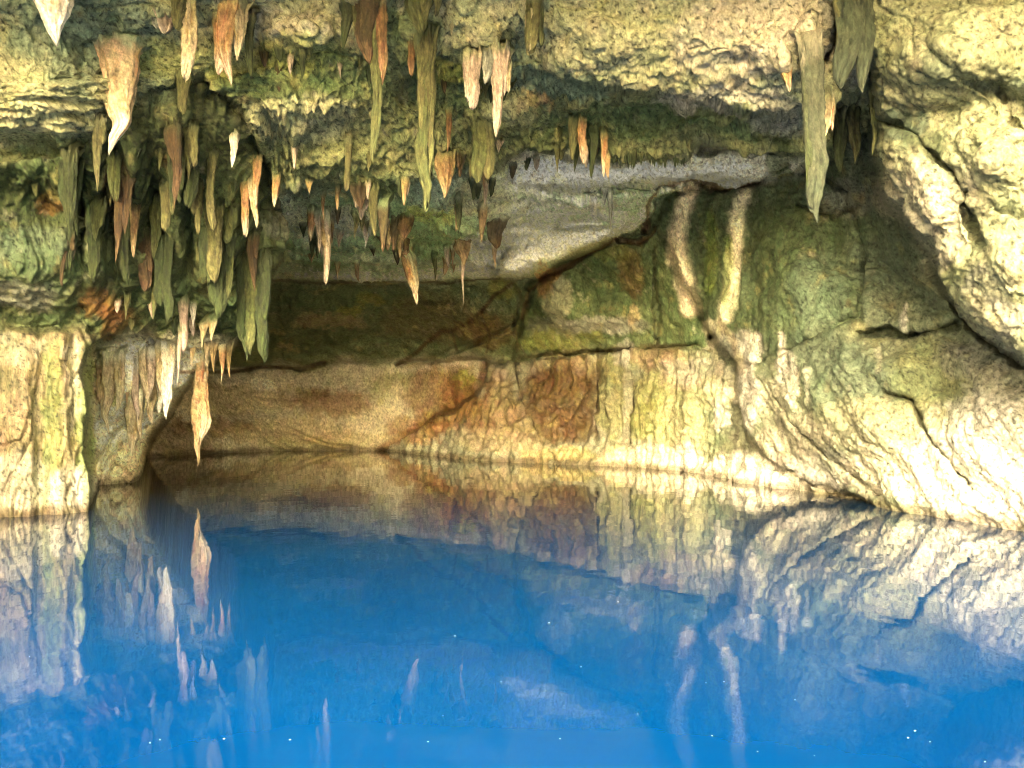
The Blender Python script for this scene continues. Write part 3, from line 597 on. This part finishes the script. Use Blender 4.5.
def spike_mesh(px, pb, pt, w, pr, kd, Yd, lean=0., flat=1., sd=0):
    jj = int(np.abs(cols-px).argmin()); i2 = int(np.abs(rows-pb).argmin()); rootc = COL[max(0, i2-4):i2+4, max(0, jj-4):jj+5].mean((0, 1))
    up = .3
    B = P3(px, pb, Yd); T = P3(px+lean, pt, Yd)
    Lg = B[2]-T[2]; rad = w*.5/F*Yd
    nr = int(np.clip((pt-pb)/1.4, 12, 120)); ns = int(np.clip(w*2.2, 14, 44))
    nup = 5
    t = np.concatenate([np.linspace(-up/Lg, -.001, nup, endpoint=False), np.linspace(0, 1, nr)**.93])
    th = np.linspace(0, 2*math.pi, ns, endpoint=False)
    T_, A = np.meshgrid(t, th, indexing='ij')
    tc = np.clip(T_, 0, 1)
    r = rad*prof(pr, tc)*(1 - .15*np.clip(-T_*Lg/up, 0, 1)) + .002
    r = r*(1+.22*np.exp(-np.clip(T_, 0, 1)*Lg/.12))
    cz = B[2]-T_*Lg
    s = sd*3.7
    ca, sa = np.cos(A), np.sin(A)
    if w < 15: r = r*(.68+.32*sstep(0, .14, tc))
    fl = ridged(ca*2.1+s, sa*2.1, cz*.5, 2, seed=51) - .55
    lo = fbm(ca*1.2+s, sa*1.2, cz*1.7/max(rad*9, .4), 3, seed=52)
    fi = fbm(ca*2.6+s, sa*2.6, cz*5.5, 4, .7, seed=53)
    kk = 3 + int(sd*10) % 3
    lobes = .16*np.cos(kk*A + s + 1.5*fbm(cz*.8, s, 3.3, 2)) + .10*np.cos((kk*2+1)*A + 2*s)
    steps = .22*fbm(cz*2.6/max(Lg, .5)+s, ca*.5, sa*.5, 3, .6, seed=58)
    na = float(np.clip(17/w, .5, 1.)); r = r*(1 + (.26*fl + .50*lo + .42*fi + .8*lobes + 1.3*steps)*na)
    cz = cz + Lg*.16*fbm(ca*1.6+s, sa*1.6, .3, 3, seed=59)*tc**3
    wob = fbm(cz*1.1+s, s, 0.5, 2, seed=54)*rad*.9*tc
    wob2 = fbm(cz*1.1, s, 7.5, 2, seed=55)*rad*.9*tc
    wob = wob*1.6
    x = B[0] + (T[0]-B[0])*tc + r*ca + wob
    topn = fbm(ca*1.8+s, sa*1.8, .7, 3, .7, seed=66)
    y = B[1] + r*sa*flat + wob2 + .75*np.clip(-T_*Lg/up, 0, 1) + np.exp(-np.clip(T_, 0, 1)*Lg/.12)*(.12+.5*topn)*min(1, rad*8)
    zz = cz + .04*rad*lo
    V_ = np.stack([x, y, zz], -1).reshape(-1, 3)
    n = len(t)
    ii = np.arange(n*ns).reshape(n, ns)
    a = ii[:-1]; b = ii[1:]
    Fq = np.stack([a, b, np.roll(b, -1, 1), np.roll(a, -1, 1)], -1).reshape(-1, 4)
    tipv = np.array([[x[-1].mean(), y[-1].mean(), zz[-1].mean()-.003]])
    top = np.array([[B[0], B[1], B[2]+up]])
    V_ = np.concatenate([V_, tipv, top])
    li = ii[-1]; k = len(V_)-2
    Fc = np.stack([li, np.full(ns, k), np.full(ns, k), np.roll(li, -1)], -1)
    tri = [(int(p), k, int(q)) for p, q in zip(li, np.roll(li, -1))]
    tri2 = [(int(q), k+1, int(p)) for p, q in zip(ii[0], np.roll(ii[0], -1))]
    c0, c1, c2, c3 = [np.array(c, np.float32) for c in KIND[kd]]
    c0 = c0*.25 + rootc*.75; c1 = c1*.85+rootc*.15
    u = np.clip(tc + .25*fi + .1*lo, 0, 1)[..., None]
    C_ = c1*np.ones_like(u)
    C_ = C_*(1-sstep(.55, 1, u)) + c2*sstep(.55, 1, u)
    m = (sstep(.0, .35, fbm(ca*1.7+s, sa*1.7, cz*1.5, 5, .7, seed=56))*.75)[..., None]
    C_ = C_*(1-m) + c3*m
    C_ = C_*np.clip(1+1.5*fbm(ca*3+s, sa*3, cz*6, 4, .75, seed=57), .3, 1.8)[..., None]
    rb = sstep(.0, .11+.25*np.clip(8/w, 0, 1), tc + .10*fi + .05*lo)[..., None]
    C_ = (rootc/.68)*(1-rb) + C_*rb
    C_ = np.concatenate([C_.reshape(-1, 3), C_[-1].mean(0, keepdims=True), C_[0].mean(0, keepdims=True)])
    return V_, Fq, tri+tri2, np.clip(C_*(.46 if kd in ('green', 'olive', 'lime', 'brown', 'slate') else 1. if kd in ('white', 'creamwhite') else .68), .01, .88)

NAT = 0
def stalactite(label, spikes, group=None, name='stalactite', cat='stalactite', Yd=None, off=.0):
    """spikes: (px, base row, tip row, width px, profile, kind[, lean, flat])"""
    global NAT
    NAT += 1
    s0 = spikes[0]
    if Yd is None: Yd = at(s0[0], s0[1])-off
    V_, FQ, FT, C_ = [], [], [], []
    nv = 0
    for i, s in enumerate(spikes):
        ln = s[6] if len(s) > 6 else 0.; fl = s[7] if len(s) > 7 else .8
        rad = s[3]*.5/F*Yd
        v, fq, ft, c = spike_mesh(*s[:6], Yd - (i % 2)*rad*.3, ln, fl, NAT*1.3+i)
        V_.append(v); C_.append(c); FQ += [tuple(q) for q in (fq+nv).tolist()]
        FT += [(a+nv, b+nv, d+nv) for a, b, d in ft]; nv += len(v)
    V_ = np.concatenate(V_); C_ = np.concatenate(C_)
    loc = P3(s0[0], s0[1], Yd)
    me = bpy.data.meshes.new(name)
    me.from_pydata((V_-loc).tolist(), [], FQ+FT)
    ca = me.color_attributes.new('Col', 'FLOAT_COLOR', 'POINT')
    c4 = np.ones((len(V_), 4), np.float32); c4[:, :3] = C_
    ca.data.foreach_set('color', c4.ravel())
    me.polygons.foreach_set('use_smooth', np.ones(len(me.polygons), bool))
    me.materials.append(M_STAL); me.update()
    o = bpy.data.objects.new(name, me); col_.objects.link(o); o.location = loc.tolist()
    o['label'] = label; o['category'] = cat
    if group: o['group'] = group
    return o

for lab, sp, kw in SPECS: stalactite(lab, sp, group=G, **kw)
# fringe along the lips of the ceiling tiers
lipA = [(522,150),(560,158),(620,166),(650,160),(684,160)]
fr = random.Random(3)
for i in range(34):
    u = fr.random()
    px = 612+u*74
    stalactite('tiny dark green tooth in the comb along the lip over the white recess', [(px, 152+fr.uniform(-3, 2), 160+fr.uniform(2, 9), fr.uniform(3.5, 6), 'spike', 'green')], group='comb of tiny dark teeth over the white recess', Yd=18.1)
tiers = [(285,505,215,16,'green'),(285,500,240,14,'olive'),(290,480,255,12,'green'),(260,400,56,12,'olive'),(430,520,72,10,'olive'),(300,420,185,12,'green'),(420,520,170,12,'green'),(300,480,225,14,'tan'),(520,600,150,10,'olive'),(20,240,165,24,'green'),(60,250,235,24,'green'),(285,500,150,12,'olive'),(100,250,305,16,'olive')]
for (xa, xb, yy, sp, kd) in tiers:
    for i in range(9):
        px = fr.uniform(xa, xb); pb = yy+fr.uniform(-sp, sp); ln = fr.uniform(10, 32)
        if yy >= 185 and xa >= 285: kd = 'tan'
        kd2 = fr.choice([kd, kd, kd, 'olive', 'green', 'brown', 'pink'])
        stalactite('small mossy stalactite among many alike on the rough shaded ceiling', [(px, pb, pb+ln, fr.uniform(5, 9), fr.choice(['spike', 'carrot', 'carrot']), kd2)], group='small mossy stalactites on the rough ceiling')

for i in range(22):
    px = fr.uniform(60, 262); pb = fr.uniform(112, 235); w_ = fr.uniform(8, 13)
    kd = fr.choice(['green', 'green', 'olive', 'brown', 'lime'])
    stalactite('long dark drapery strand among many alike in the shaded recess on the upper left', [(px, pb, pb+fr.uniform(38, 85), w_, fr.choice(['fat', 'rod', 'carrot', 'sheet']), kd), (px+fr.uniform(3, 7), pb+3, pb+fr.uniform(20, 60), w_*.7, 'rod', kd)], group='long dark drapery strands in the upper left recess')

# ------------------------------------------------------------------ water
def water():
    m, nt, b = new_mat('pool_water'); N_ = nt.nodes.new; L = nt.links.new
    nt.nodes.remove(b); out = nt.nodes['Material Output']
    tc = N_('ShaderNodeTexCoord')
    mp = N_('ShaderNodeMapping'); mp.inputs['Scale'].default_value = (1, .55, 1); L(tc.outputs['Object'], mp.inputs['Vector'])
    n1 = N_('ShaderNodeTexNoise'); n1.inputs['Scale'].default_value = 1.6; n1.inputs['Detail'].default_value = 2; L(mp.outputs[0], n1.inputs['Vector'])
    n2 = N_('ShaderNodeTexNoise'); n2.inputs['Scale'].default_value = 9; n2.inputs['Detail'].default_value = 3; L(mp.outputs[0], n2.inputs['Vector'])
    ad = N_('ShaderNodeMath'); ad.operation = 'MULTIPLY_ADD'; ad.inputs[1].default_value = .09; L(n2.outputs['Fac'], ad.inputs[0]); L(n1.outputs['Fac'], ad.inputs[2])
    bp = N_('ShaderNodeBump'); bp.inputs['Strength'].default_value = .055; bp.inputs['Distance'].default_value = .06; L(ad.outputs[0], bp.inputs['Height'])
    gl = N_('ShaderNodeBsdfGlossy'); gl.inputs['Roughness'].default_value = .015; gl.inputs['Color'].default_value = (1, 1, 1, 1); L(bp.outputs[0], gl.inputs['Normal'])
    fr_ = N_('ShaderNodeFresnel'); fr_.inputs['IOR'].default_value = 1.36; L(bp.outputs[0], fr_.inputs['Normal'])
    df = N_('ShaderNodeBsdfDiffuse')
    n3 = N_('ShaderNodeTexNoise'); n3.inputs['Scale'].default_value = .33; n3.inputs['Detail'].default_value = 5; n3.inputs['Distortion'].default_value = .6; L(tc.outputs['Object'], n3.inputs['Vector'])
    cr = N_('ShaderNodeValToRGB'); L(n3.outputs['Fac'], cr.inputs['Fac'])
    cr.color_ramp.elements[0].position = .35; cr.color_ramp.elements[0].color = (.0002, .037, .140, 1)
    cr.color_ramp.elements[1].position = .72; cr.color_ramp.elements[1].color = (.0004, .054, .190, 1)
    sx = N_('ShaderNodeSeparateXYZ'); L(tc.outputs['Object'], sx.inputs[0])
    wob = N_('ShaderNodeMath'); wob.operation = 'MULTIPLY_ADD'; wob.inputs[1].default_value = 5.0; L(n3.outputs['Fac'], wob.inputs[0]); L(sx.outputs[1], wob.inputs[2])
    mrY = N_('ShaderNodeMapRange'); mrY.inputs['From Min'].default_value = 8.; mrY.inputs['From Max'].default_value = 24; L(wob.outputs[0], mrY.inputs['Value'])
    c2 = N_('ShaderNodeValToRGB'); L(mrY.outputs[0], c2.inputs['Fac'])
    e = c2.color_ramp.elements; e[0].position = 0; e[0].color = (0, 0, 0, 1); e[1].position = 1; e[1].color = (1, 1, 1, 1)
    mc = N_('ShaderNodeMix'); mc.data_type = 'RGBA'; L(c2.outputs[0], mc.inputs[0]); L(cr.outputs[0], mc.inputs[6]); mc.inputs[7].default_value = (.005, .012, .014, 1)
    L(mc.outputs[2], df.inputs['Color'])
    mx = N_('ShaderNodeMixShader'); L(fr_.outputs[0], mx.inputs[0]); L(df.outputs[0], mx.inputs[1]); L(gl.outputs[0], mx.inputs[2])
    L(mx.outputs[0], out.inputs['Surface'])
    return m
M_W = water()
v = [(-40,-16,0),(40,-16,0),(40,60,0),(-40,60,0)]
o = mesh_obj('water', v, [(0,1,2,3)], None, M_W); o['kind'] = 'structure'

# ground outside the mouth, behind the photographer
gx, gy = np.meshgrid(np.linspace(-60, 60, 60), np.linspace(-100, -12, 50))
gz = .15 + .35*sstep(-12, -16, gy) + .25*fbm(gx*.3, gy*.3, 0.3, 4) - 1.2*sstep(-13, -12, gy)
gi = np.arange(gx.size).reshape(gx.shape)
gf = np.stack([gi[:-1,:-1], gi[:-1,1:], gi[1:,1:], gi[1:,:-1]], -1).reshape(-1, 4)
o = mesh_obj('ground', np.stack([gx, gy, gz], -1).reshape(-1, 3), gf, np.tile(np.array([[.5,.47,.36]]), (gx.size, 1)), M_COLM); o['kind'] = 'structure'

# pale specks floating on the pool
m, nt, b = new_mat('pale_speck'); b.inputs['Base Color'].default_value = (.5,.5,.46,1); b.inputs['Roughness'].default_value = .6
vs, fs = [], []
fr = random.Random(5)
spots = [(224,739),(290,740),(428,742),(560,739),(706,683),(724,682),(618,602),(549,623),(581,667),(564,706),(930,742),(915,731),(160,740),(150,743),(443,716),(455,636),(908,738),(985,762),(345,560),(712,736),(795,700),(501,682)]
for (sx, sy) in spots + [(fr.uniform(0, 1024), fr.uniform(560, 768)) for _ in range(4)]:
    Yd = H0*F/(sy-HZ); r = .0022*fr.uniform(.5, 1.5)*(1.5 if (sx, sy) in spots else .7); cx = (sx-CXP)/F*Yd
    k = len(vs); ph = fr.uniform(0, 3)
    for j in range(6): vs.append((cx+1.6*r*math.cos(ph+j*math.pi/3), Yd+r*math.sin(ph+j*math.pi/3), .001))
    vs.append((cx, Yd, .004+r*.3))
    for j in range(6): fs.append((k+j, k+(j+1) % 6, k+6))
o = mesh_obj('floating_pollen', vs, fs, None, m); o['kind'] = 'stuff'; o['label'] = 'pale specks of pollen floating on the blue pool'; o['category'] = 'pollen'

# ------------------------------------------------------------------ light
w = bpy.data.worlds.new('World'); bpy.context.scene.world = w; w.use_nodes = True
nt = w.node_tree; bg = nt.nodes['Background']
sky = nt.nodes.new('ShaderNodeTexSky'); sky.sky_type = 'NISHITA'; sky.sun_disc = False
EL, AZ = math.radians(17), math.radians(180+9)      # sun behind the camera and a little to its left
sky.sun_elevation = EL; sky.sun_rotation = AZ; sky.air_density = 1; sky.dust_density = 6; sky.ozone_density = .3
tn = nt.nodes.new('ShaderNodeMix'); tn.data_type = 'RGBA'; tn.blend_type = 'MULTIPLY'; tn.inputs[0].default_value = 1; tn.inputs[7].default_value = (.97, 1.02, .92, 1)
nt.links.new(sky.outputs[0], tn.inputs[6]); nt.links.new(tn.outputs[2], bg.inputs[0]); bg.inputs[1].default_value = .15
ld = bpy.data.lights.new('sun', 'SUN'); ld.energy = .55; ld.angle = math.radians(28); ld.color = (1, 1, .92)
lo = bpy.data.objects.new('sun', ld); col_.objects.link(lo)
from mathutils import Vector
dsun = Vector((math.sin(AZ)*math.cos(EL), math.cos(AZ)*math.cos(EL), math.sin(EL)))
lo.rotation_euler = dsun.to_track_quat('Z', 'Y').to_euler(); lo.location = dsun*30

cd = bpy.data.cameras.new('camera'); cam = bpy.data.objects.new('camera', cd); col_.objects.link(cam)
cam.location = (0, 0, H0); cam.rotation_euler = (math.pi/2, 0, 0)
cd.sensor_width = 36; cd.lens = 36*F/1024; cd.shift_y = (HZ-384)/1024; cd.clip_end = 500; cd.clip_start = .05
sc = bpy.context.scene; sc.camera = cam
sc.render.engine = 'CYCLES'
sc.cycles.use_denoising = True; sc.cycles.pixel_filter_type = 'BLACKMAN_HARRIS'; sc.cycles.filter_width = 1.0
sc.cycles.max_bounces = 5; sc.cycles.diffuse_bounces = 4; sc.cycles.glossy_bounces = 2
sc.cycles.use_adaptive_sampling = True; sc.cycles.adaptive_threshold = .03; sc.cycles.adaptive_min_samples = 16
sc.cycles.sample_clamp_indirect = 25; sc.cycles.blur_glossy = .6
sc.view_settings.view_transform = 'Standard'; sc.view_settings.look = 'None'
sc.view_settings.exposure = 3.6; sc.view_settings.gamma = 1
